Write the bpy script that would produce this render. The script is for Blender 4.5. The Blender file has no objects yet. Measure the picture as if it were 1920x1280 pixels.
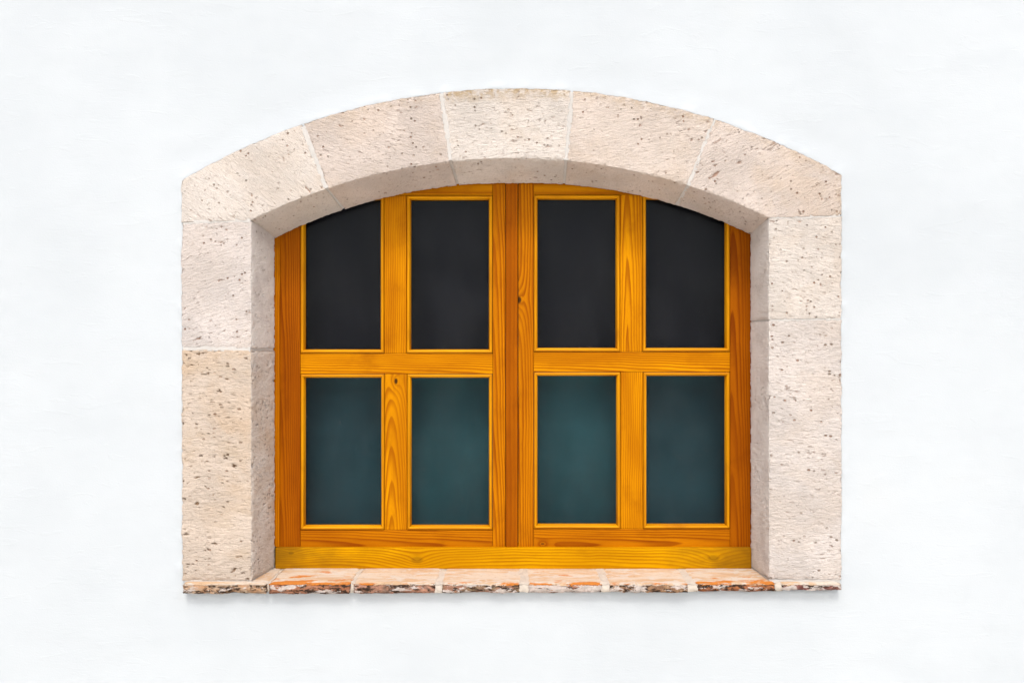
import bpy, bmesh, math, random
import numpy as np
from mathutils import Vector

random.seed(7)
scene = bpy.context.scene
COL = scene.collection
R = math.radians

# ------------------------------------------------------------------ camera
LENS = 30.0
K = 0.0015                     # metres per photo pixel on the wall plane
D = LENS / 36.0 * 1920 * K     # camera distance from the wall plane
EYE = 1.70                     # eye height
VX, VY = 960.0, 650.0         # where the camera axis meets the picture
cam_d = bpy.data.cameras.new("camera")
cam_d.lens = LENS
cam_d.sensor_width = 36.0
cam_d.shift_x = (960 - VX) / 1920
cam_d.shift_y = (VY - 640) / 1920
cam_d.clip_start = 0.05
cam_d.clip_end = 2000
cam = bpy.data.objects.new("camera", cam_d)
COL.objects.link(cam)
cam.location = (0, -D, EYE)
cam.rotation_euler = (R(90), 0, 0)
scene.camera = cam

# ------------------------------------------------------------------ light
SUN_ELEV, SUN_AZ = R(54), R(182)
world = bpy.data.worlds.new("World")
scene.world = world
world.use_nodes = True
wt = world.node_tree
sky = wt.nodes.new("ShaderNodeTexSky")
sky.sky_type = 'NISHITA'
sky.sun_disc = False
sky.sun_elevation = SUN_ELEV
sky.sun_rotation = SUN_AZ
sky.dust_density = 4.0
sky.air_density = 1.0
veil = wt.nodes.new("ShaderNodeHueSaturation")       # thin even cloud: a greyer sky
veil.inputs["Saturation"].default_value = 0.62
wt.links.new(sky.outputs[0], veil.inputs["Color"])
wt.links.new(veil.outputs[0], wt.nodes["Background"].inputs[0])
wt.nodes["Background"].inputs[1].default_value = 0.15
sun_d = bpy.data.lights.new("sun", 'SUN')
sun_d.energy = 0.85
sun_d.angle = R(11)
sun_d.color = (1.0, 0.97, 0.94)
sun = bpy.data.objects.new("sun", sun_d)
COL.objects.link(sun)
sdir = Vector((math.sin(SUN_AZ) * math.cos(SUN_ELEV), math.cos(SUN_AZ) * math.cos(SUN_ELEV), math.sin(SUN_ELEV)))
sun.rotation_euler = (-sdir).to_track_quat('-Z', 'Y').to_euler()
sun.location = sdir * 20
vs = scene.view_settings
vs.view_transform = 'Standard'
vs.look = 'None'
vs.exposure = 0.66
vs.gamma = 1.0

# ------------------------------------------------------------------ helpers
rng = np.random.RandomState(11)
PERM = np.concatenate([rng.permutation(256)] * 3)
GRAD = rng.normal(size=(256, 3))
GRAD /= np.linalg.norm(GRAD, axis=1)[:, None]


def perlin(p):
    """gradient noise of an (n,3) array, about -1..1"""
    i = np.floor(p).astype(np.int64)
    f = p - i
    i &= 255
    u = f * f * f * (f * (f * 6 - 15) + 10)
    out = np.zeros(len(p))
    for dx in (0, 1):
        for dy in (0, 1):
            for dz in (0, 1):
                h = PERM[PERM[PERM[(i[:, 0] + dx) & 255] + ((i[:, 1] + dy) & 255)] + ((i[:, 2] + dz) & 255)]
                g = GRAD[h]
                d = g[:, 0] * (f[:, 0] - dx) + g[:, 1] * (f[:, 1] - dy) + g[:, 2] * (f[:, 2] - dz)
                w = (u[:, 0] if dx else 1 - u[:, 0]) * (u[:, 1] if dy else 1 - u[:, 1]) * (u[:, 2] if dz else 1 - u[:, 2])
                out += d * w
    return out * 1.6


def fbm(p, octv=4, gain=0.5):
    a, s, t = 1.0, 0.0, 0.0
    q = p.copy()
    for _ in range(octv):
        s = s + a * perlin(q)
        t += a
        q = q * 2.03 + 17.3
        a *= gain
    return s / t


def pits(p, prob, rmin, rmax):
    """round holes scattered one per unit cell: 1 in a hole's middle, 0 outside"""
    i = np.floor(p).astype(np.int64)
    out = np.zeros(len(p))
    for dx in (-1, 0, 1):
        for dy in (-1, 0, 1):
            for dz in (-1, 0, 1):
                c = i + np.array([dx, dy, dz])
                m = c & 255
                h = PERM[PERM[PERM[m[:, 0]] + m[:, 1]] + m[:, 2]]
                j = np.stack([PERM[h + 1], PERM[h + 57], PERM[h + 131]], 1) / 255.0
                rr = rmin + (rmax - rmin) * (PERM[h + 200] / 255.0) ** 3
                ok = PERM[h + 91] / 255.0 < prob
                d = np.linalg.norm(p - c - j, axis=1)
                v = np.clip(1 - d / rr, 0, 1) * ok
                out = np.maximum(out, v)
    return out


def P(px, py, y=0.0):
    """photo pixel on the vertical plane at depth y -> metres"""
    s = K * (D + y) / D
    return ((px - VX) * s, y, EYE - (py - VY) * s)


def mesh_np(name, verts, quads, mat, parent=None, attrs=None, smooth=True):
    me = bpy.data.meshes.new(name)
    nv, nq = len(verts), len(quads)
    me.vertices.add(nv)
    me.vertices.foreach_set("co", np.ascontiguousarray(verts, dtype=np.float32).ravel())
    me.loops.add(nq * 4)
    me.loops.foreach_set("vertex_index", np.ascontiguousarray(quads, dtype=np.int32).ravel())
    me.polygons.add(nq)
    me.polygons.foreach_set("loop_start", np.arange(0, nq * 4, 4, dtype=np.int32))
    me.polygons.foreach_set("use_smooth", np.full(nq, smooth))
    me.update(calc_edges=True)
    for k, v in (attrs or {}).items():
        v = np.ascontiguousarray(v, dtype=np.float32)
        if v.ndim == 2:
            a = me.attributes.new(k, 'FLOAT_VECTOR', 'POINT')
            a.data.foreach_set("vector", v.ravel())
        else:
            a = me.attributes.new(k, 'FLOAT', 'POINT')
            a.data.foreach_set("value", v)
    me.materials.append(mat)
    o = bpy.data.objects.new(name, me)
    COL.objects.link(o)
    if parent:
        o.parent = parent
    return o


def tag(o, label=None, cat=None, kind=None):
    if label:
        o["label"] = label
    if cat:
        o["category"] = cat
    if kind or cat:
        o["kind"] = kind or "thing"
    return o


def empty(name, parent=None):
    o = bpy.data.objects.new(name, None)
    o.empty_display_size = 0.1
    COL.objects.link(o)
    if parent:
        o.parent = parent
    return o


def vertex_normals(v, q):
    n = np.cross(v[q[:, 2]] - v[q[:, 0]], v[q[:, 3]] - v[q[:, 1]])
    out = np.zeros_like(v)
    for k in range(4):
        np.add.at(out, q[:, k], n)
    return out / (np.linalg.norm(out, axis=1)[:, None] + 1e-12)


def steps(length, h, edge=(0.0015, 0.004)):
    """0..1 parameters with extra rows next to both ends"""
    n = max(2, int(round(length / h)))
    t = list(np.linspace(0, length, n + 1))
    for e in edge:
        t += [e, length - e]
    t = sorted(t)
    o = [t[0]]
    for x in t[1:]:
        if x - o[-1] > 0.0009:
            o.append(x)
    o[-1] = length
    return np.array(o) / length


def resample(poly, t):
    poly = np.asarray(poly, float)
    seg = np.linalg.norm(np.diff(poly, axis=0), axis=1)
    s = np.concatenate([[0], np.cumsum(seg)])
    s /= s[-1]
    return np.stack([np.interp(t, s, poly[:, k]) for k in range(poly.shape[1])], 1)


def shell(inner, outer, y0, y1, h, hw, g0=0.0, g1=0.0):
    """closed block: inner/outer polylines (x,z metres) at v=0/1, depth y0..y1.
    g0,g1 trim the ends (metres). returns verts, quads, (u,v,w) metres"""
    inner, outer = np.asarray(inner), np.asarray(outer)
    li = np.linalg.norm(np.diff(inner, axis=0), axis=1).sum()
    lo = np.linalg.norm(np.diff(outer, axis=0), axis=1).sum()
    tu = steps(li, h)
    a = resample(inner, g0 / li + tu * (1 - (g0 + g1) / li))
    b = resample(outer, g0 / lo + tu * (1 - (g0 + g1) / lo))
    lv = np.linalg.norm(a[len(a) // 2] - b[len(b) // 2])
    tv = steps(lv, h)
    tw = steps(y1 - y0, hw)
    nu, nv, nw = len(tu), len(tv), len(tw)
    I, J, L = np.meshgrid(np.arange(nu), np.arange(nv), np.arange(nw), indexing='ij')
    on = (I == 0) | (I == nu - 1) | (J == 0) | (J == nv - 1) | (L == 0) | (L == nw - 1)
    idx = -np.ones((nu, nv, nw), int)
    idx[on] = np.arange(on.sum())
    i, j, l = I[on], J[on], L[on]
    xz = a[i] * (1 - tv[j])[:, None] + b[i] * tv[j][:, None]
    v = np.stack([xz[:, 0], y0 + (y1 - y0) * tw[l], xz[:, 1]], 1)

    def q(g):
        return np.stack([g[:-1, :-1], g[1:, :-1], g[1:, 1:], g[:-1, 1:]], -1).reshape(-1, 4)
    quads = np.concatenate([q(idx[:, :, 0]), q(idx[:, :, -1])[:, ::-1],
                            q(idx[:, 0, :])[:, ::-1], q(idx[:, -1, :]),
                            q(idx[0, :, :]), q(idx[-1, :, :])[:, ::-1]])
    # outward orientation
    p = v - v.mean(0)
    vol = np.einsum('ij,ij->i', p[quads[:, 0]], np.cross(p[quads[:, 1]], p[quads[:, 2]])).sum()
    if vol < 0:
        quads = quads[:, ::-1]
    uvw = np.stack([tu[i] * li, tv[j] * lv, tw[l] * (y1 - y0)], 1)
    return v, quads, uvw, (li, lv, y1 - y0)


# ------------------------------------------------------------------ node helpers
class NT:
    def __init__(self, name):
        self.m = bpy.data.materials.new(name)
        self.m.use_nodes = True
        self.t = self.m.node_tree
        self.b = self.t.nodes["Principled BSDF"]

    def n(self, typ, **kw):
        nd = self.t.nodes.new(typ)
        for k, v in kw.items():
            setattr(nd, k, v)
        return nd

    def put(self, sock, val):
        if isinstance(val, bpy.types.NodeSocket):
            self.t.links.new(val, sock)
        elif isinstance(val, (tuple, list)) and len(val) == 3 and sock.type == 'RGBA':
            sock.default_value = (*val, 1)
        else:
            sock.default_value = val

    def math(self, op, a, b=None, c=None, clamp=False):
        nd = self.n("ShaderNodeMath", operation=op, use_clamp=clamp)
        for k, x in enumerate((a, b, c)):
            if x is not None:
                self.put(nd.inputs[k], x)
        return nd.outputs[0]

    def vmath(self, op, a, b=None):
        nd = self.n("ShaderNodeVectorMath", operation=op)
        self.put(nd.inputs[0], a)
        if b is not None:
            self.put(nd.inputs[1], b)
        return nd.outputs["Value"] if op in ('LENGTH', 'DOT_PRODUCT', 'DISTANCE') else nd.outputs["Vector"]

    def attr(self, name, out="Vector"):
        nd = self.n("ShaderNodeAttribute", attribute_name=name)
        return nd.outputs[out]

    def pos(self):
        return self.n("ShaderNodeTexCoord").outputs["Object"]

    def noise(self, vec, scale=1.0, detail=4, rough=0.5, dist=0.0):
        nd = self.n("ShaderNodeTexNoise")
        self.put(nd.inputs["Vector"], vec)
        nd.inputs["Scale"].default_value = scale
        nd.inputs["Detail"].default_value = detail
        nd.inputs["Roughness"].default_value = rough
        nd.inputs["Distortion"].default_value = dist
        return nd.outputs[0]

    def voronoi(self, vec, scale=1.0, rnd=1.0):
        nd = self.n("ShaderNodeTexVoronoi")
        self.put(nd.inputs["Vector"], vec)
        nd.inputs["Scale"].default_value = scale
        nd.inputs["Randomness"].default_value = rnd
        return nd.outputs["Distance"], nd.outputs["Color"]

    def range(self, val, a, b, lo=0.0, hi=1.0, smooth=True):
        nd = self.n("ShaderNodeMapRange")
        if smooth:
            nd.interpolation_type = 'SMOOTHSTEP'
        self.put(nd.inputs[0], val)
        for k, x in zip((1, 2, 3, 4), (a, b, lo, hi)):
            nd.inputs[k].default_value = x
        return nd.outputs[0]

    def mix(self, fac, a, b, mode='MIX'):
        nd = self.n("ShaderNodeMix", data_type='RGBA', blend_type=mode)
        self.put(nd.inputs[0], fac)
        self.put(nd.inputs[6], a)
        self.put(nd.inputs[7], b)
        return nd.outputs[2]

    def bump(self, h, strength, dist, prev=None):
        nd = self.n("ShaderNodeBump")
        nd.inputs["Strength"].default_value = strength
        nd.inputs["Distance"].default_value = dist
        self.put(nd.inputs["Height"], h)
        if prev is not None:
            self.put(nd.inputs["Normal"], prev)
        return nd.outputs[0]

    def out(self, col=None, rough=0.8, normal=None, spec=0.3):
        if col is not None:
            self.put(self.b.inputs["Base Color"], col)
        self.put(self.b.inputs["Roughness"], rough)
        self.b.inputs["Specular IOR Level"].default_value = spec
        if normal is not None:
            self.put(self.b.inputs["Normal"], normal)
        return self.m


# ------------------------------------------------------------------ materials
def plaster_material():
    t = NT("white_plaster")
    p = t.pos()
    sc = t.vmath('MULTIPLY', p, (0.55, 1.0, 1.0))
    big = t.noise(p, 1.3, 5, 0.6)
    mid = t.noise(sc, 7.0, 5, 0.6, 0.4)
    col = t.mix(t.range(big, 0.35, 0.68), (0.520, 0.551, 0.566), (0.482, 0.514, 0.531))
    col = t.mix(t.range(mid, 0.48, 0.75, 0, 0.35), col, (0.462, 0.494, 0.512))
    warm = t.noise(p, 2.1, 3, 0.5)
    col = t.mix(t.range(warm, 0.6, 0.8, 0, 0.5), col, (0.525, 0.538, 0.530))
    brush = t.noise(t.vmath('MULTIPLY', p, (18.0, 40.0, 90.0)), 1.0, 5, 0.65, 0.6)
    fine = t.noise(p, 260, 3, 0.6)
    marks = t.noise(t.vmath('MULTIPLY', p, (9.0, 20.0, 34.0)), 1.0, 3, 0.5, 1.5)
    mask = t.range(t.noise(p, 3.0, 3, 0.5), 0.42, 0.65)
    hb = t.math('MULTIPLY', brush, mask)
    h = t.math('ADD', t.math('MULTIPLY', hb, 0.7), t.math('MULTIPLY', fine, 0.40))
    h = t.math('ADD', h, t.math('MULTIPLY', t.range(marks, 0.60, 0.70), 0.22))
    return t.out(col, 0.92, t.bump(h, 0.22, 0.004), 0.15)


def stone_material(name, tint, speck, lime=0.0, pit=0.6, rustc=(0.33, 0.15, 0.075), tan=(0.52, 0.39, 0.26), tan_amt=0.3, stretch=(1, 1, 1)):
    t = NT(name)
    q = t.attr("stone")
    pitv = t.attr("pit", "Fac")
    qs = t.vmath('MULTIPLY', q, stretch)
    c1 = t.noise(q, 6.0, 5, 0.6)
    c2 = t.noise(qs, 28, 5, 0.65, 0.5)
    light = tuple(min(0.74, c * 1.12) for c in tint)
    dark = tuple(c * 0.93 for c in tint)
    col = t.mix(t.range(c1, 0.36, 0.62), dark, light)
    col = t.mix(t.range(c2, 0.5, 0.72, 0, 0.55), col, tuple(c * 0.88 for c in tint))
    col = t.mix(t.range(t.noise(qs, 9, 4, 0.6), 0.52, 0.72, 0, tan_amt), col, tan)
    col = t.mix(t.range(t.noise(q, 4.5, 4, 0.6, 0.5), 0.46, 0.66, 0, min(1.0, tan_amt * 1.6)), col, (0.58, 0.445, 0.325))
    st = t.math('MULTIPLY', t.attr("stain", "Fac"), t.range(t.noise(qs, 55, 4, 0.7), 0.38, 0.6))
    col = t.mix(t.math('MULTIPLY', st, 0.8), col, (0.40, 0.275, 0.13))
    # mineral specks and rusty pores
    d1, vc1 = t.voronoi(t.vmath('MULTIPLY', qs, (95, 95, 95)), 1.0)
    sel = t.n("ShaderNodeSeparateColor")
    t.put(sel.inputs[0], vc1)
    patch = t.range(t.noise(q, 14, 3, 0.6), 0.45, 0.62)
    sp = t.math('MULTIPLY', t.range(d1, 0.18, 0.36, 1, 0), t.math('GREATER_THAN', sel.outputs[0], 1 - speck * 0.7))
    sp = t.math('MULTIPLY', sp, t.math('ADD', t.math('MULTIPLY', patch, 0.8), 0.2))
    rust = t.mix(sel.outputs[1], (0.30, 0.14, 0.07), (0.22, 0.17, 0.12))
    col = t.mix(t.math('MULTIPLY', sp, 0.85), col, rust)
    pm = t.range(pitv, 0.12, 0.75)
    col = t.mix(t.math('MULTIPLY', pm, pit), col, t.mix(t.range(t.noise(q, 40, 2), 0.4, 0.6), rustc, tuple(x * 0.5 for x in rustc)))
    dash = t.noise(t.vmath('MULTIPLY', q, (48.0, 150.0, 150.0)), 1.0, 3, 0.6, 0.3)
    dashm = t.math('MULTIPLY', t.range(dash, 0.615, 0.70), t.range(t.noise(q, 12, 3, 0.6), 0.42, 0.62, 0.08, 1.0))
    col = t.mix(t.math('MULTIPLY', dashm, 0.7), col, tuple(0.6 * a + 0.3 * b for a, b in zip(rustc, tint)))
    col = t.mix(t.range(t.noise(qs, 210, 3, 0.7), 0.54, 0.70, 0, 0.45), col, (tint[0] * 0.72, tint[1] * 0.66, tint[2] * 0.60))
    if lime:  # limewash residue, strengthened to paint bounce light onto the jamb reveals
        lime_bounce = t.math('MULTIPLY', t.attr("reveal", "Fac"), t.range(t.noise(q, 13, 4, 0.6), 0.30, 0.60, 0.25, 1.0))
        col = t.mix(t.math('MULTIPLY', lime_bounce, lime), col, (0.77, 0.72, 0.665))
    # tooling and grain
    tool = t.noise(t.vmath('MULTIPLY', q, (60.0, 230.0, 230.0)), 1.0, 4, 0.6, 0.8)
    grit = t.noise(q, 330, 3, 0.65)
    h = t.math('ADD', t.math('MULTIPLY', tool, 0.8), t.math('MULTIPLY', grit, 0.45))
    h = t.math('SUBTRACT', h, t.math('MULTIPLY', sp, 0.8))
    h = t.math('SUBTRACT', h, t.math('MULTIPLY', dashm, 0.5))
    return t.out(col, 0.93, t.bump(h, 1.0, 0.0075), 0.15)


def mortar_material(name, c=(0.53, 0.505, 0.47)):
    t = NT(name)
    p = t.pos()
    col = t.mix(t.noise(p, 22, 5, 0.65), tuple(x * 0.78 for x in c), tuple(min(1, x * 1.18) for x in c))
    h = t.noise(p, 180, 4, 0.65)
    return t.out(col, 0.95, t.bump(h, 0.6, 0.003), 0.1)


def brick_material(name, face_a, face_b, lime, orange, seed):
    """old brick: limewashed top, broken front"""
    t = NT(name)
    p = t.vmath('ADD', t.pos(), (seed * 3.7, seed * 1.3, seed * 0.7))
    top = t.attr("top", "Fac")
    edge = t.attr("lip", "Fac")
    # worn top
    wash = t.noise(t.vmath('MULTIPLY', p, (7, 22, 20)), 1.0, 5, 0.6, 0.3)
    tcol = t.mix(t.range(wash, 0.40, 0.58), (0.57, 0.47, 0.365), (0.52, 0.35, 0.215))
    tcol = t.mix(t.range(t.noise(t.vmath('MULTIPLY', p, (16, 30, 30)), 1.0, 5, 0.65, 0.8), 0.50, 0.60, 0, 0.9), tcol, (0.56, 0.495, 0.42))
    tcol = t.mix(t.range(t.noise(p, 70, 4, 0.7), 0.56, 0.72, 0, 0.5), tcol, (0.33, 0.20, 0.12))
    worn = t.math('ADD', t.noise(t.vmath('MULTIPLY', p, (14, 40, 40)), 1.0, 4, 0.6), t.math('MULTIPLY', edge, 0.20))
    tcol = t.mix(t.range(worn, 0.78 - orange * 0.20, 0.86 - orange * 0.20), tcol, (0.50, 0.17, 0.03))
    # broken front
    n1 = t.noise(t.vmath('MULTIPLY', p, (34, 60, 60)), 1.0, 5, 0.7, 0.4)
    n2 = t.noise(t.vmath('MULTIPLY', p, (26, 50, 70)), 1.0, 5, 0.7, 0.8)
    n3 = t.noise(p, 120, 4, 0.7)
    fcol = t.mix(t.range(n1, 0.4, 0.6), face_a, face_b)
    fcol = t.mix(t.range(n2, 0.47, 0.56), fcol, (0.038, 0.021, 0.013))
    limem = t.math('ADD', t.noise(t.vmath('MULTIPLY', p, (19, 40, 52)), 1.0, 5, 0.7), t.math('MULTIPLY', edge, 0.10))
    fcol = t.mix(t.range(limem, 0.71 - lime * 0.22, 0.76 - lime * 0.22, 0, 0.85), fcol, (0.56, 0.49, 0.44))
    fcol = t.mix(t.range(n3, 0.55, 0.72, 0, 0.5), fcol, (0.30, 0.12, 0.06))
    m = t.range(t.math('ADD', top, t.math('MULTIPLY', t.math('SUBTRACT', n3, 0.5), 0.9)), 0.42, 0.60)
    col = t.mix(m, fcol, tcol)
    h = t.math('ADD', t.noise(p, 90, 5, 0.7), t.math('MULTIPLY', n2, 0.8))
    nd = t.bump(t.math('MULTIPLY', h, t.math('SUBTRACT', 1.0, t.math('MULTIPLY', m, 0.75))), 0.9, 0.006)
    return t.out(col, 0.88, nd, 0.2)


def wood_material(name, light, dark, a0, d0, slope=0.0, ring=0.0048, knots=(), wob=0.006, contrast=1.0, seed=0.0, spec=0.035, ends=None):
    """pine: growth rings cut by the board face; gc = (along, across, depth) metres"""
    t = NT(name)
    g = t.attr("gc")
    gs = t.vmath('ADD', g, (seed * 2.31, 0, 0))
    sep = t.n("ShaderNodeSeparateXYZ")
    t.put(sep.inputs[0], g)
    al, ac, dp = sep.outputs
    w1 = t.math('SUBTRACT', t.noise(t.vmath('MULTIPLY', gs, (2.2, 6.0, 6.0)), 1.0, 3, 0.5), 0.5)
    w2 = t.math('SUBTRACT', t.noise(t.vmath('MULTIPLY', gs, (12.0, 30.0, 30.0)), 1.0, 3, 0.5), 0.5)
    across = t.math('ADD', ac, t.math('ADD', t.math('MULTIPLY', w1, wob * 4), t.math('MULTIPLY', w2, wob * 0.5)))
    across = t.math('ADD', across, a0)
    depth = t.math('ADD', t.math('MULTIPLY', al, slope), t.math('ADD', dp, d0))
    r = t.math('SQRT', t.math('ADD', t.math('MULTIPLY', across, across), t.math('MULTIPLY', depth, depth)))
    knot_core = None
    for (ka, kc, kr, bulge, black) in knots:
        dx = t.math('MULTIPLY', t.math('SUBTRACT', al, ka), 0.55)
        dy = t.math('SUBTRACT', ac, kc)
        d = t.math('SQRT', t.math('ADD', t.math('MULTIPLY', dx, dx), t.math('MULTIPLY', dy, dy)))
        e = t.math('EXPONENT', t.math('MULTIPLY', d, -1.0 / (kr * 2.2)))
        r = t.math('ADD', r, t.math('MULTIPLY', e, bulge))
        core = t.range(d, kr * 0.35, kr * 0.75, black, 0)
        knot_core = core if knot_core is None else t.math('MAXIMUM', knot_core, core)
    ph = t.math('FRACT', t.math('DIVIDE', r, ring))
    late = t.math('MULTIPLY', t.range(ph, 0.25, 0.86), t.range(ph, 0.90, 1.0, 1, 0))
    streak = t.noise(t.vmath('MULTIPLY', gs, (9.0, 520.0, 300.0)), 1.0, 3, 0.6)
    tone = t.noise(t.vmath('MULTIPLY', gs, (2.5, 14.0, 10.0)), 1.0, 3, 0.5)
    amt = t.math('MULTIPLY', late, t.range(t.noise(t.vmath('MULTIPLY', gs, (3, 20, 20)), 1.0, 2), 0.25, 0.75, 0.50 * contrast, 1.0 * contrast))
    col = t.mix(t.range(tone, 0.3, 0.7, 0, 0.5), light, dark)
    col = t.mix(t.range(t.noise(t.vmath('MULTIPLY', gs, (7.0, 9.0, 9.0)), 1.0, 4, 0.6), 0.5, 0.75, 0, 0.45), col, tuple(x * 0.75 for x in dark))
    col = t.mix(amt, col, dark)
    col = t.mix(t.range(streak, 0.45, 0.8, 0, 0.40), col, dark)
    if ends:      # grime that has crept in from both ends of the board
        far = t.math('ADD', t.math('ABSOLUTE', al), t.math('MULTIPLY', t.math('SUBTRACT', t.noise(t.vmath('MULTIPLY', gs, (9.0, 30.0, 30.0)), 1.0, 4, 0.6), 0.5), 0.5))
        col = t.mix(t.range(far, ends * 0.62, ends * 1.1, 0, 0.8), col, (0.20, 0.085, 0.004))
    if knot_core is not None:
        col = t.mix(t.math('MULTIPLY', knot_core, 0.95), col, (0.035, 0.013, 0.004))
    rough = t.range(streak, 0.2, 0.8, 0.38, 0.55)
    h = t.math('ADD', t.math('MULTIPLY', late, 0.4), streak)
    return t.out(col, rough, t.bump(h, 0.18, 0.0015), spec)


def glass_material():
    t = NT("dusty_glass")
    t.t.nodes.remove(t.b)
    tr = t.n("ShaderNodeBsdfTransparent")
    tr.inputs[0].default_value = (0.90, 0.92, 0.92, 1)
    gl = t.n("ShaderNodeBsdfGlossy")
    gl.inputs["Roughness"].default_value = 0.22
    gl.inputs["Color"].default_value = (0.45, 0.47, 0.50, 1)
    di = t.n("ShaderNodeBsdfDiffuse")
    di.inputs[0].default_value = (0.45, 0.45, 0.45, 1)
    fr = t.n("ShaderNodeFresnel")
    fr.inputs[0].default_value = 1.22
    p = t.pos()
    dust = t.math('ADD', t.range(t.noise(t.vmath('MULTIPLY', p, (14, 5, 5)), 1.0, 5, 0.6), 0.35, 0.7, 0.001, 0.007), t.range(t.noise(p, 160, 0, 0.5), 0.83, 0.86, 0.0, 0.10))
    m1 = t.n("ShaderNodeMixShader")
    m2 = t.n("ShaderNodeMixShader")
    t.put(m1.inputs[0], fr.outputs[0])
    t.put(m1.inputs[1], tr.outputs[0])
    t.put(m1.inputs[2], gl.outputs[0])
    t.put(m2.inputs[0], dust)
    t.put(m2.inputs[1], m1.outputs[0])
    t.put(m2.inputs[2], di.outputs[0])
    t.put(t.t.nodes["Material Output"].inputs[0], m2.outputs[0])
    return t.m


def panel_material(name, c):
    t = NT(name)
    p = t.pos()
    f = t.noise(t.vmath('MULTIPLY', p, (120, 30, 30)), 1.0, 3, 0.6)
    b = t.noise(p, 5, 4, 0.55)
    col = t.mix(t.range(b, 0.3, 0.7), tuple(x * 0.82 for x in c), tuple(x * 1.15 for x in c))
    col = t.mix(t.range(f, 0.45, 0.8, 0, 0.3), col, tuple(x * 1.3 for x in c))
    return t.out(col, 0.9, None, 0.1)


def ground_material():
    t = NT("pale_paving")
    p = t.pos()
    col = t.mix(t.noise(p, 0.8, 6, 0.65), (0.66, 0.62, 0.56), (0.76, 0.72, 0.66))
    h = t.noise(p, 60, 5, 0.7)
    return t.out(col, 0.92, t.bump(h, 0.5, 0.01), 0.2)


# ------------------------------------------------------------------ ground
S = 400.0
gx = np.array([[-S, -S, 0], [S, -S, 0], [S, S, 0], [-S, S, 0]], float)
tag(mesh_np("ground", gx, np.array([[0, 1, 2, 3]]), ground_material(), smooth=False), kind="structure")

# ------------------------------------------------------------------ stone outline
YS = -0.008          # face of the stone, proud of the plaster
YW = 0.135           # where the reveals end and the window stands


def circle3(a, b, c):
    (ax, ay), (bx, by), (cx, cy) = a, b, c
    d = 2 * (ax * (by - cy) + bx * (cy - ay) + cx * (ay - by))
    ux = ((ax**2 + ay**2) * (by - cy) + (bx**2 + by**2) * (cy - ay) + (cx**2 + cy**2) * (ay - by)) / d
    uy = ((ax**2 + ay**2) * (cx - bx) + (bx**2 + by**2) * (ax - cx) + (cx**2 + cy**2) * (bx - ax)) / d
    return ux, uy, math.hypot(ax - ux, ay - uy)


OC = circle3((340, 338), (955, 165.5), (1578.5, 328))
IC = circle3((471.5, 413), (955, 297), (1441, 408.5))


def arc_px(c, x0, x1, n=48):
    xs = np.linspace(x0, x1, n)
    return [(x, c[1] - math.sqrt(c[2] ** 2 - (x - c[0]) ** 2)) for x in xs]


def front(pts, y=YS):
    return np.array([[P(a, b, y)[0], P(a, b, y)[2]] for a, b in pts])


# ------------------------------------------------------------------ plaster wall
outline = front([(340, 1113), (340, 338)] + arc_px(OC, 345, 1573, 60) + [(1578.5, 328), (1578.5, 1111)])


def seg_dist(pts, poly):
    best = np.full(len(pts), 1e9)
    n = len(poly)
    for k in range(n):
        a, b = poly[k], poly[(k + 1) % n]
        ab = b - a
        t = np.clip(((pts - a) @ ab) / (ab @ ab), 0, 1)
        best = np.minimum(best, np.linalg.norm(pts - a - t[:, None] * ab, axis=1))
    return best


def inside(pts, poly):
    r = np.zeros(len(pts), bool)
    n = len(poly)
    for k in range(n):
        a, b = poly[k], poly[(k + 1) % n]
        c = (a[1] > pts[:, 1]) != (b[1] > pts[:, 1])
        with np.errstate(divide='ignore', invalid='ignore'):
            xx = (b[0] - a[0]) * (pts[:, 1] - a[1]) / (b[1] - a[1]) + a[0]
        r ^= c & (pts[:, 0] < xx)
    return r


def grow(a, b, far, h):
    t = [b]
    s = h
    while t[-1] < far:
        s *= 1.5
        t.append(min(far, t[-1] + s))
    return t[1:]


h = 0.007
xs = np.arange(-2.0, 1.8, h)
zs = np.arange(0.62, 3.15, h)
xs = np.concatenate([-np.array(grow(0, 2.0, 7.0, h))[::-1], xs, np.array(grow(0, xs[-1], 7.0, h))])
zs = np.concatenate([0.62 - np.array(grow(0, 0.0, 0.62, h))[::-1], zs, np.array(grow(0, zs[-1], 5.2, h))])
zs[0] = -0.05
X, Z = np.meshgrid(xs, zs, indexing='ij')
pts = np.stack([X.ravel(), Z.ravel()], 1)
dist = seg_dist(pts, outline)
ins = inside(pts, outline)
q3 = np.stack([pts[:, 0], pts[:, 1], np.zeros(len(pts))], 1)
y = 0.0030 * fbm(q3 * [1.6, 2.2, 1] + 3.1, 3)
y += 0.0011 * fbm(q3 * [7, 13, 1] + 9.0, 3)
troughs = fbm(q3 * [11, 30, 1] + 40, 3)
msk = np.clip(fbm(q3 * 2.4 + 77, 2) * 2.5, 0, 1)
y += 0.0006 * np.clip(troughs, -0.5, 0.5) * msk
y -= (0.0012 + 0.0085 * np.clip(fbm(q3 * 19 + 5, 3) * 1.3, 0, 1)) * np.exp(-(dist / np.where(ins, 0.006, 0.014)) ** 2)
sunk = np.exp(-((dist - 0.055) / 0.03) ** 2) * (~ins)
y += 0.0012 * sunk
verts = np.stack([pts[:, 0], y, pts[:, 1]], 1)
nx, nz = len(xs), len(zs)
idx = np.arange(nx * nz).reshape(nx, nz)
quads = np.stack([idx[:-1, :-1], idx[1:, :-1], idx[1:, 1:], idx[:-1, 1:]], -1).reshape(-1, 4)
deep = ins & (dist > 0.015)
quads = quads[~deep[quads].all(1)]
used = np.zeros(len(verts), bool)
used[quads] = True
rim = np.concatenate([idx[:, 0], idx[-1, 1:], idx[-2::-1, -1], idx[0, -2:0:-1]])
nb = len(verts)
back = verts[rim].copy()
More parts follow.
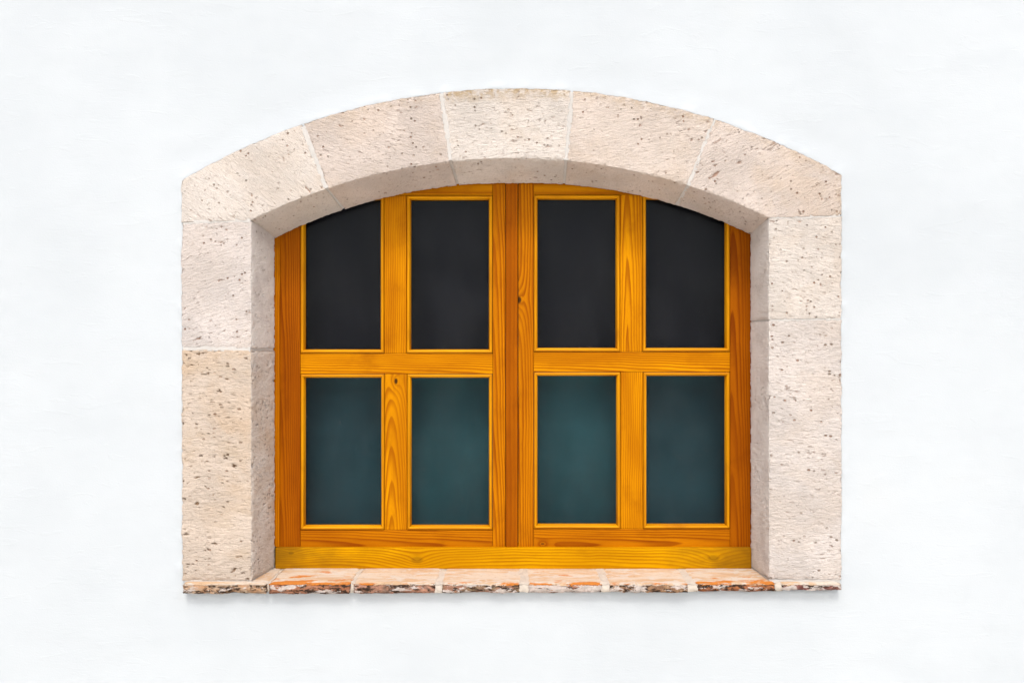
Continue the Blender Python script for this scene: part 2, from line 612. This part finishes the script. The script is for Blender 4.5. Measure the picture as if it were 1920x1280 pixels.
back[:, 1] = 0.40
m = len(rim)
ar = np.arange(m)
skirt = np.stack([rim, nb + ar, nb + (ar + 1) % m, rim[(ar + 1) % m]], 1)
corner = [nb, nb + nx - 1, nb + nx + nz - 2, nb + 2 * nx + nz - 3]
verts = np.concatenate([verts, back])
quads = np.concatenate([quads, skirt, [corner]])
keep = np.zeros(len(verts), bool)
keep[quads] = True
remap = np.cumsum(keep) - 1
wall = mesh_np("plaster_wall", verts[keep], remap[quads], plaster_material())
tag(wall, "white limewashed plaster wall surrounding the arched stone window", "wall")

# ------------------------------------------------------------------ stone surround
surround = empty("stone_surround")
tag(surround, "pale pinkish cut-stone surround with shallow arch framing the wooden window", "stone frame")

joints = [((613, 357), (567, 235), 4), ((845, 302.5), (828, 173), 4.5),
          ((1061, 302), (1073, 170), 4.5), ((1289, 352), (1340, 222), 2)]
PX = K * (D + YS) / D


xL, xR = P(471.5, 0, YS)[0], P(1441, 0, YS)[0]


def splay(v, t, kind):
    """the opening narrows towards the window: t is 0 on the reveal, 1 on the outer side"""
    w = np.clip((v[:, 1] - YS) / (YW - YS), 0, 1.05) * (1 - t)
    if kind == 'left':
        v[:, 0] += 0.027 * w
    elif kind == 'right':
        v[:, 0] -= 0.0125 * w
    elif kind == 'arch':
        dx = np.interp(v[:, 0], [xL, xR], [0.027, -0.0125])
        dz = np.interp(v[:, 0], [xL, 0.5 * (xL + xR), xR], [0.034, 0.0445, 0.0285])
        v[:, 0] += dx * w
        v[:, 2] -= dz * w


def make_stone(name, inner, outer, mat_args, rot, g0, g1, relief=1.0, pit_prob=0.70, pit_depth=0.0035, label=None, stretch=2.6, seed=0, spl=None, stain=0.0):
    v, q, uvw, dim = shell(front(inner), front(outer), YS, YW - 0.002, 0.0026, 0.0065, g0 * PX / 2, g1 * PX / 2)
    c, s = math.cos(R(rot)), math.sin(R(rot))
    off = np.array([seed * 3.13, seed * 1.71, seed * 0.77])
    loc = np.stack([v[:, 0] * c + v[:, 2] * s, -v[:, 0] * s + v[:, 2] * c, v[:, 1]], 1) + off
    splay(v, uvw[:, 1] / dim[1], spl)
    tt = (uvw[:, 1] / dim[1]) ** 10
    wob = 0.0035 * fbm(np.stack([v[:, 0], v[:, 2], v[:, 0] * 0], 1) * 21 + seed, 3) * tt
    v[:, 0] += wob
    v[:, 2] += wob * 0.8
    n = vertex_normals(v, q)
    wl = loc + 0.004 * np.stack([fbm(loc * 70 + 3, 2), fbm(loc * 70 + 33, 2), fbm(loc * 70 + 63, 2)], 1)
    hgt = 0.0011 * fbm(loc * 9, 3) + 0.0012 * fbm(loc * [45, 110, 110], 3) * relief
    hgt += 0.0012 * np.minimum(fbm(loc * [30, 95, 95] + 31, 2), 0) * relief * 1.6
    pt = np.clip((fbm(wl * np.array([1 / stretch, 1, 1]) * 98, 3, 0.55) - (0.56 - 0.30 * pit_prob)) * 7, 0, 1)
    patch = np.clip(fbm(loc * 11 + 50, 3) * 3.0 + 0.25, 0.0, 1)
    pt = pt * patch
    pt2 = pits(wl * np.array([1 / stretch, 1, 1]) * 21 + 9, pit_prob * 0.4, 0.06, 0.26) * patch
    pt = np.maximum(pt, pt2)
    hgt -= pit_depth * np.clip(pt * 1.3, 0, 1)
    # worn, chipped arrises
    e = np.stack([np.minimum(uvw[:, k], dim[k] - uvw[:, k]) for k in range(3)], 1)
    e.sort(axis=1)
    near = np.exp(-(e[:, 1] / 0.0050) ** 2)
    chip = np.clip(fbm(loc * 48 + 8, 4, 0.65) * 1.3 + 0.10, 0, 1)
    hgt -= near * (0.0008 + 0.0080 * chip ** 1.5)
    v = v + n * hgt[:, None]
    mat = stone_material(name + "_stone", **mat_args)
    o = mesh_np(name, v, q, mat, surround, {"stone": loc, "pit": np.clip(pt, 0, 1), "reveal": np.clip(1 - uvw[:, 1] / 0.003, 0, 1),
                 "stain": stain * np.clip(1.15 - (dim[1] - uvw[:, 1]) / (0.030 + 0.02 * fbm(loc * 14, 2)), 0, 1)})
    if label:
        tag(o, label)
    return o


PINK = (0.592, 0.510, 0.450)
PALE = (0.618, 0.560, 0.502)
TAN = (0.575, 0.480, 0.395)
voussoirs = [
    # left springer
    ([(471.5, 413)] + arc_px(IC, 473, 613), [(340, 418), (340, 338)] + arc_px(OC, 342, 567),
     dict(tint=PALE, speck=0.28, tan_amt=0.12), -38, 2, 4),
    (arc_px(IC, 613, 845), arc_px(OC, 567, 828), dict(tint=PINK, speck=0.30, tan_amt=0.15), -14, 4, 4.5),
    (arc_px(IC, 845, 1061), arc_px(OC, 828, 1073), dict(tint=PALE, speck=0.30, tan_amt=0.22), 3, 4.5, 4.5),
    (arc_px(IC, 1061, 1289), arc_px(OC, 1073, 1340), dict(tint=(0.598, 0.515, 0.448), speck=0.24, tan_amt=0.22), 10, 4.5, 2),
    (arc_px(IC, 1289, 1439) + [(1441, 408.5)], arc_px(OC, 1340, 1577) + [(1578.5, 328), (1578.5, 405)],
     dict(tint=PINK, speck=0.30, tan_amt=0.25), 28, 2, 1.5),
]
for k, (a, b, ma, rot, g0, g1) in enumerate(voussoirs):
    make_stone("voussoir", a, b, ma, rot, g0, g1, seed=k + 1, spl='arch', stain=(0.0, 0.35, 1.0, 0.55, 0.35)[k])
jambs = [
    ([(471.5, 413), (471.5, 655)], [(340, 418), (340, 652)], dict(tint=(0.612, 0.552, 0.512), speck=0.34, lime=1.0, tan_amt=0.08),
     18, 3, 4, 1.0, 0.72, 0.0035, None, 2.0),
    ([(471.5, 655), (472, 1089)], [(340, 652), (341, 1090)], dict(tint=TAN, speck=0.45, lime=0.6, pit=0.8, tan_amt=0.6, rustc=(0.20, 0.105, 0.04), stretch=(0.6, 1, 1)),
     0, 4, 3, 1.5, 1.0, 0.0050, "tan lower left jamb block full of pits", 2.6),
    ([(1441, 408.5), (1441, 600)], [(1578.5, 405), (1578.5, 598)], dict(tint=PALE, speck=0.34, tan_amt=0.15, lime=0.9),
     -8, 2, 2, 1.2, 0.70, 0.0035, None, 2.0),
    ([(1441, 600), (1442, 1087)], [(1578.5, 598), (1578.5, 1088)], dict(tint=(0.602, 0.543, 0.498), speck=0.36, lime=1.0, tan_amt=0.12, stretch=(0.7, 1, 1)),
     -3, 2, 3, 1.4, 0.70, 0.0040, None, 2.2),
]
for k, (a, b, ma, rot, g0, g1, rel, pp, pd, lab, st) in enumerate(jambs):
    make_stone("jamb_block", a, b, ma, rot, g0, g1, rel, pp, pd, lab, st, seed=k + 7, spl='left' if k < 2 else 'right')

mort = mortar_material("lime_mortar")


def make_mortar(a, b, width, recess, name="mortar_joint", mat=mort, parent=surround, y0=None, y1=None, soffit=0.0038, seed=0, spl=None):
    """a strip of mortar between two blocks, from inner point a to outer point b (pixels on the stone face)"""
    A, B = front([a, b])
    d = (B - A) / np.linalg.norm(B - A)
    nrm = np.array([-d[1], d[0]])
    w = width * PX / 2 + 0.004
    A2, B2 = A + d * soffit, B - d * 0.004
    v, q, uvw, dim = shell([A2 - nrm * w, A2 + nrm * w], [B2 - nrm * w, B2 + nrm * w],
                           YS + recess if y0 is None else y0, YW - 0.004 if y1 is None else y1, 0.004, 0.009)
    splay(v, uvw[:, 1] / dim[1], spl)
    n = vertex_normals(v, q)
    loc = v + seed * 2.7
    v = v + n * (0.0010 * fbm(loc * 60, 3) + 0.0008 * fbm(loc * 20, 2))[:, None]
    return mesh_np(name, v, q, mat, parent)


for k, (a, b, w) in enumerate(joints):
    make_mortar(a, b, w, 0.0012, seed=k, spl='arch', soffit=0.0038 if k in (1, 2) else 0.0075)
make_mortar((471.5, 413), (340, 418), 2, 0.0015, seed=5, spl='left')
make_mortar((471.5, 655), (340, 652), 4, 0.0010, seed=6, spl='left')
make_mortar((1441, 408.5), (1578.5, 405), 2, 0.0018, seed=7, spl='right')
make_mortar((1441, 600), (1578.5, 598), 2, 0.0018, seed=8, spl='right')
make_mortar((473, 1092), (341, 1092.5), 5, 0.0020, seed=9, spl='left')
make_mortar((1441, 1091), (1578, 1091), 5, 0.0020, seed=10, spl='right')

# ------------------------------------------------------------------ brick sill
sill = empty("window_sill")
tag(sill, "weathered old brick sill with chipped front edge under the window", "sill")
YF = -0.028
KF = K * (D + YF) / D
TOP_F = EYE - (1093.5 - VY) * KF          # top of the brick at its front edge
bricks = [  # px from, to at the front, bottom px, face colours, lime, orange wear
    (341, 500, 1113, (0.42, 0.24, 0.13), (0.40, 0.29, 0.20), 0.35, -0.6),
    (503, 656, 1114, (0.28, 0.105, 0.05), (0.36, 0.17, 0.10), 0.45, 1.0),
    (663, 816, 1113, (0.40, 0.20, 0.13), (0.20, 0.12, 0.085), 0.20, 0.1),
    (829, 975, 1112, (0.30, 0.15, 0.10), (0.20, 0.14, 0.08), 0.40, 0.2),
    (992, 1128, 1112, (0.26, 0.10, 0.06), (0.36, 0.20, 0.13), 0.85, 0.9),
    (1143, 1290, 1111, (0.32, 0.19, 0.10), (0.22, 0.12, 0.07), 0.50, 0.35),
    (1306, 1456, 1110, (0.36, 0.13, 0.045), (0.20, 0.08, 0.045), 0.40, 0.9),
    (1466, 1579, 1107, (0.16, 0.05, 0.045), (0.22, 0.10, 0.08), 0.62, -0.6),
]
for k, (a, b, bot, fa, fb, lime, orange) in enumerate(bricks):
    ga = (a - bricks[k - 1][1]) * 0.34 if k else 0
    gb = (bricks[k + 1][0] - b) * 0.34 if k < len(bricks) - 1 else 0
    xa, xb = (a - ga - VX) * KF, (b + gb - VX) * KF
    zb = EYE - (bot - VY) * KF
    zt = TOP_F + random.uniform(-0.001, 0.0015)
    v, q, uvw, dim = shell([(xa, zb), (xb, zb)], [(xa, zt), (xb, zt)], YF + random.uniform(-0.002, 0.003), 0.27, 0.0026, 0.006)
    n = vertex_normals(v, q)
    loc = v + k * 5.3
    e = np.stack([np.minimum(uvw[:, i], dim[i] - uvw[:, i]) for i in range(3)], 1)
    es = np.sort(e, axis=1)
    near = np.exp(-(es[:, 1] / 0.0065) ** 2)
    frontness = np.exp(-(uvw[:, 2] / 0.012) ** 2)
    hgt = -near * (0.0030 + 0.006 * np.clip(fbm(loc * 30 + 4, 3) + 0.2, 0, 1))
    hgt += frontness * (0.0045 * fbm(loc * [26, 45, 45], 3) + 0.0026 * fbm(loc * 110, 2))
    hgt += (1 - frontness) * 0.0009 * fbm(loc * 18, 3)
    half = uvw[:, 0] / dim[0]
    wear = np.exp(-(uvw[:, 2] / 0.022) ** 2) * (0.75 + 0.9 * fbm(loc * 35 + 2, 2))
    v[:, 0] += KF * wear * (ga * np.clip(1 - 3 * half, 0, 1) - gb * np.clip(3 * half - 2, 0, 1))
    topness = np.exp(-((dim[1] - uvw[:, 1]) / 0.0045) ** 2)
    v = v + n * hgt[:, None]
    v[:, 2] += (1 - uvw[:, 1] / dim[1]) * 0.0045 * fbm(np.stack([v[:, 0] * 16 + k, v[:, 0] * 0, v[:, 0] * 0], 1), 3)
    v[:, 2] += np.clip(v[:, 1] - YF, 0, 1) * 0.012          # falls towards the front
    o = mesh_np("brick", v, q, brick_material("old_brick", fa, fb, lime, orange, k + 1), sill,
                {"top": topness, "lip": np.exp(-(uvw[:, 2] / 0.03) ** 2)})
limem = mortar_material("sill_mortar", (0.53, 0.465, 0.39))
for k in range(len(bricks) - 1):
    a, b = bricks[k][1], bricks[k + 1][0]
    xa, xb = (a - VX) * KF - 0.006, (b - VX) * KF + 0.006
    zb, zt = EYE - (bricks[k][2] - VY) * KF + 0.001, TOP_F - 0.0006
    v, q, uvw, dim = shell([(xa, zb), (xb, zb)], [(xa, zt), (xb, zt)], YF + (0.002 if b - a > 8 else 0.008), 0.265, 0.003, 0.008)
    n = vertex_normals(v, q)
    es = np.sort(np.stack([np.minimum(uvw[:, i], dim[i] - uvw[:, i]) for i in range(3)], 1), axis=1)
    near = np.exp(-(es[:, 1] / 0.006) ** 2)
    v = v + n * (-0.0035 * near + 0.0045 * fbm(v * 48 + k * 3, 3))[:, None]
    v[:, 2] += np.clip(v[:, 1] - YF, 0, 1) * 0.012
    mesh_np("mortar_joint", v, q, limem, sill)

# ------------------------------------------------------------------ window
window = empty("casement_window")
tag(window, "varnished orange pine casement window with eight dark panes under the arch", "window")
YSASH = 0.141


def member(name, x0, x1, y0, y1, yf, thick, mat, parent, along='z', bevel=0.0018, seed=0):
    """one timber: pixel box x0..x1, y0..y1 on the plane yf, going back by thick"""
    s = K * (D + yf) / D
    ax, bx = (x0 - VX) * s, (x1 - VX) * s
    az, bz = EYE - (y1 - VY) * s, EYE - (y0 - VY) * s
    bm = bmesh.new()
    bmesh.ops.create_cube(bm, size=1.0)
    for v in bm.verts:
        v.co = Vector((ax + (v.co.x + .5) * (bx - ax), yf + (v.co.y + .5) * thick, az + (v.co.z + .5) * (bz - az)))
    bmesh.ops.bevel(bm, geom=list(bm.edges), offset=bevel, segments=2, profile=0.6, affect='EDGES')
    me = bpy.data.meshes.new(name)
    bm.to_mesh(me)
    bm.free()
    co = np.empty(len(me.vertices) * 3, np.float32)
    me.vertices.foreach_get("co", co)
    co = co.reshape(-1, 3)
    cx, cz = (ax + bx) / 2, (az + bz) / 2
    if along == 'z':
        gc = np.stack([co[:, 2] - cz, co[:, 0] - cx, co[:, 1] - yf], 1)
    else:
        gc = np.stack([co[:, 0] - cx, co[:, 2] - cz, co[:, 1] - yf], 1)
    at = me.attributes.new("gc", 'FLOAT_VECTOR', 'POINT')
    at.data.foreach_set("vector", np.ascontiguousarray(gc, np.float32).ravel())
    me.materials.append(mat)
    o = bpy.data.objects.new(name, me)
    COL.objects.link(o)
    o.parent = parent
    return o


HONEY = ((0.63, 0.250, 0.0005), (0.27, 0.062, 0.0003))
AMBER = ((0.52, 0.175, 0.0005), (0.22, 0.044, 0.0003))
BROWN = ((0.35, 0.092, 0.0005), (0.17, 0.031, 0.0003))
YELL = ((0.63, 0.310, 0.0005), (0.34, 0.120, 0.0003))


def wood(tone, a0, d0, **kw):
    return wood_material("varnished_pine", tone[0], tone[1], a0, d0, **kw)


def gk(px, py, x0, x1, y0, y1, along):
    """knot position in the grain coordinates of a member"""
    s = K * (D + YSASH) / D
    dx, dz = (px - (x0 + x1) / 2) * s, -(py - (y0 + y1) / 2) * s
    return (dz, dx) if along == 'z' else (dx, dz)


# outer frame
member("frame_jamb", 500, 524.3, 300, 1025, 0.136, 0.060, wood(AMBER, 0.05, 0.02, seed=1), window)
member("frame_jamb", 1409, 1434, 300, 1025, 0.136, 0.060, wood(AMBER, 0.05, 0.02, seed=2), window)
member("frame_head", 500, 1434, 268, 298, 0.139, 0.060, wood(AMBER, 0.05, 0.02, seed=3), window, 'x')
YB = 0.126
sB = (D + YSASH) / (D + YB)
xb0, xb1 = 516, 1409
kn = []
for (kx, ky, kr, bu, bl) in ((782, 1049, 0.017, 0.028, 0.35), (1338, 1046, 0.016, 0.026, 0.35), (546, 1036, 0.008, 0.014, 0.4)):
    ka, kc = gk(kx, ky, xb0, xb1, 1026.5, 1066, 'x')
    kn.append((ka / sB, kc / sB, kr, bu, bl))
member("bottom_rail", xb0, xb1, 1026.5, 1066, YB, 0.075,
       wood(YELL, 0.045, 0.045, slope=0.008, ring=0.0060, knots=kn, seed=4, wob=0.009, ends=0.68), window, 'x', 0.0025)

glass = glass_material()
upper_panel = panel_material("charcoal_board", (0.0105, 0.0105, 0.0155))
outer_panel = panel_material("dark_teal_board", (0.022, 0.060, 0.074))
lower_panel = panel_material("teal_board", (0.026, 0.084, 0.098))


def bead(x0, y0, x1, y1, side, w, mat, parent):
    """moulded glazing bead along one side of a pane opening, mitred at both ends.
    opening x0..x1,y0..y1 is the outer edge of the beads, w their width (pixels)"""
    s = K * (D + YSASH) / D
    cx = [(x0 - VX) * s, (x1 - VX) * s]
    cz = [EYE - (y0 - VY) * s, EYE - (y1 - VY) * s]     # top, bottom
    W = w * s
    prof = [(0.0, 0.012), (0.0, -0.0005), (0.06, -0.0022), (0.30, -0.0036), (0.55, -0.0028), (0.78, 0.0002),
            (0.93, 0.0048), (1.0, 0.0100), (1.0, 0.020)]   # (in from the outer edge, depth from the sash face)
    g = 0.0013
    verts, gcs = [], []
    for end in (0, 1):
        for (t, dy) in prof:
            ins_ = g + t * (W - g)
            mit = ins_ + 0.0003
            if side == 'top':
                x = cx[0] + mit if end == 0 else cx[1] - mit
                z = cz[0] - ins_
            elif side == 'bottom':
                x = cx[0] + mit if end == 0 else cx[1] - mit
                z = cz[1] + ins_
            elif side == 'left':
                x = cx[0] + ins_
                z = cz[0] - mit if end == 0 else cz[1] + mit
            else:
                x = cx[1] - ins_
                z = cz[0] - mit if end == 0 else cz[1] + mit
            verts.append((x, YSASH + dy, z))
            gcs.append((x if side in ('top', 'bottom') else z, ins_, dy))
    n = len(prof)
    faces = [(i, i + 1, n + i + 1, n + i) for i in range(n - 1)] + [(n - 1, 0, n, 2 * n - 1)]
    faces += [tuple(range(n)), tuple(range(2 * n - 1, n - 1, -1))]
    me = bpy.data.meshes.new("glazing_bead")
    me.from_pydata(verts, [], faces)
    bm = bmesh.new()
    bm.from_mesh(me)
    bmesh.ops.recalc_face_normals(bm, faces=bm.faces)
    bm.to_mesh(me)
    bm.free()
    for p in me.polygons:
        p.use_smooth = len(p.vertices) == 4
    me.set_sharp_from_angle(angle=R(50))
    at = me.attributes.new("gc", 'FLOAT_VECTOR', 'POINT')
    at.data.foreach_set("vector", np.array(gcs, np.float32).ravel())
    me.materials.append(mat)
    o = bpy.data.objects.new("glazing_bead", me)
    COL.objects.link(o)
    o.parent = parent
    return o


GOLD = ((0.70, 0.310, 0.0005), (0.36, 0.105, 0.0003))
bead_mats = [wood(GOLD, 0.03, 0.05, ring=0.012, contrast=0.6, spec=0.10, seed=30 + i) for i in range(3)]


def pane(x0, y0, x1, y1, parent, pmat, k):
    """glass, the board behind it and its four beads; box = outer edge of the beads"""
    w = 7.6
    for i, side in enumerate(('top', 'bottom', 'left', 'right')):
        bead(x0, y0, x1, y1, side, w, bead_mats[(k + i) % 3], parent)
    s = K * (D + YSASH) / D

    def slab(name, yf, th, inset, mat):
        a = np.array([(x0 + inset - VX) * s, (x1 - inset - VX) * s])
        z = np.array([EYE - (y1 - inset - VY) * s, EYE - (y0 + inset - VY) * s])
        v = np.array([(a[i], yf + j * th, z[l]) for i in (0, 1) for j in (0, 1) for l in (0, 1)])
        f = np.array([(0, 1, 3, 2), (4, 6, 7, 5), (0, 4, 5, 1), (2, 3, 7, 6), (0, 2, 6, 4), (1, 5, 7, 3)])
        return mesh_np(name, v, f[:, ::-1], mat, parent, smooth=False)
    slab("pane", YSASH + 0.0185, 0.004, 2.0, glass)
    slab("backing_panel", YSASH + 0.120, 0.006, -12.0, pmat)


def sash(xl0, xl1, m0, m1, xr0, xr1, yt, ym0, ym1, yb0, tones, knots, seed):
    """outer stile xl0..xl1, muntin m0..m1, inner stile xr0..xr1; rails at yt, ym0..ym1, yb0"""
    sh = empty("sash", window)
    y_top, y_bot = 303, 1025.5
    T = 0.042
    member("stile", xl0, xl1, y_top, y_bot, YSASH, T, wood(tones[0], 0.03, 0.03, slope=0.015, seed=seed, **knots.get('l', {})), sh)
    member("stile", xr0, xr1, y_top, y_bot, YSASH, T, wood(tones[1], 0.025, 0.05, slope=0.02, seed=seed + 1, **knots.get('r', {})), sh)
    member("rail", xl1 + .3, xr0 - .3, y_top, yt, YSASH + .0006, T, wood(tones[2], 0.03, 0.05, seed=seed + 2), sh, 'x')
    member("rail", xl1 + .3, xr0 - .3, ym0, ym1, YSASH + .0006, T, wood(tones[2], 0.045, 0.05, slope=0.02, seed=seed + 3), sh, 'x')
    member("rail", xl1 + .3, xr0 - .3, yb0, y_bot, YSASH + .0008, T, wood(tones[5], 0.02, 0.04, slope=0.02, seed=seed + 4, **knots.get('b', {})), sh, 'x')
    member("muntin", m0, m1, yt + .3, ym0 - .3, YSASH + .0010, T, wood(tones[3], seed=seed + 5, **knots['mu']), sh)
    member("muntin", m0 + 1, m1 + 1, ym1 + .3, yb0 - .3, YSASH + .0010, T, wood(tones[4], seed=seed + 6, **knots['ml']), sh)
    k = seed
    for (a, b) in ((xl1, m0), (m1, xr0)):
        pane(a, yt, b, ym0, sh, upper_panel, k)
        pane(a + (1 if a == m1 else 0), ym1, b + (1 if b == m0 else 0), yb0, sh, outer_panel if a < 600 or b > 1300 else lower_panel, k + 1)
        k += 2
    return sh


ka, kc = gk(742, 714, 721.5, 762, 700, 993, 'z')
kl = {'mu': dict(a0=0.075, d0=0.03, ring=0.0052, slope=0.01),
      'ml': dict(a0=0.012, d0=0.03, slope=0.05, knots=[(ka, kc, 0.0085, 0.020, 1.0)], ring=0.0052, contrast=0.8)}
left = sash(525, 563, 720.5, 762, 924, 947.6, 366, 662.5, 700.5, 993,
            (BROWN, AMBER, HONEY, HONEY, HONEY, AMBER), kl, 10)
member("cover_strip", 948.2, 970.6, 303, 1025.5, YSASH - 0.0045, 0.030, wood(BROWN, 0.06, 0.03, ring=0.011, contrast=0.5, seed=44), left)
ka, kc = gk(974, 562, 971.8, 1000.5, 303, 1025.5, 'z')
ka2, kc2 = gk(1017, 1019, 1001, 1368, 991, 1025.5, 'x')
kr = {'mu': dict(a0=0.010, d0=0.012, slope=0.035, ring=0.0070), 'ml': dict(a0=-0.09, d0=0.03, ring=0.0055, slope=0.02),
      'l': dict(knots=[(ka, kc, 0.0095, 0.022, 1.0)], ring=0.0058), 'b': dict(knots=[(ka2, kc2, 0.006, 0.012, 0.6)])}
right = sash(971.8, 1000.5, 1163, 1204.5, 1369, 1408, 365, 659.5, 697, 991,
             (AMBER, BROWN, HONEY, HONEY, HONEY, AMBER), kr, 20)
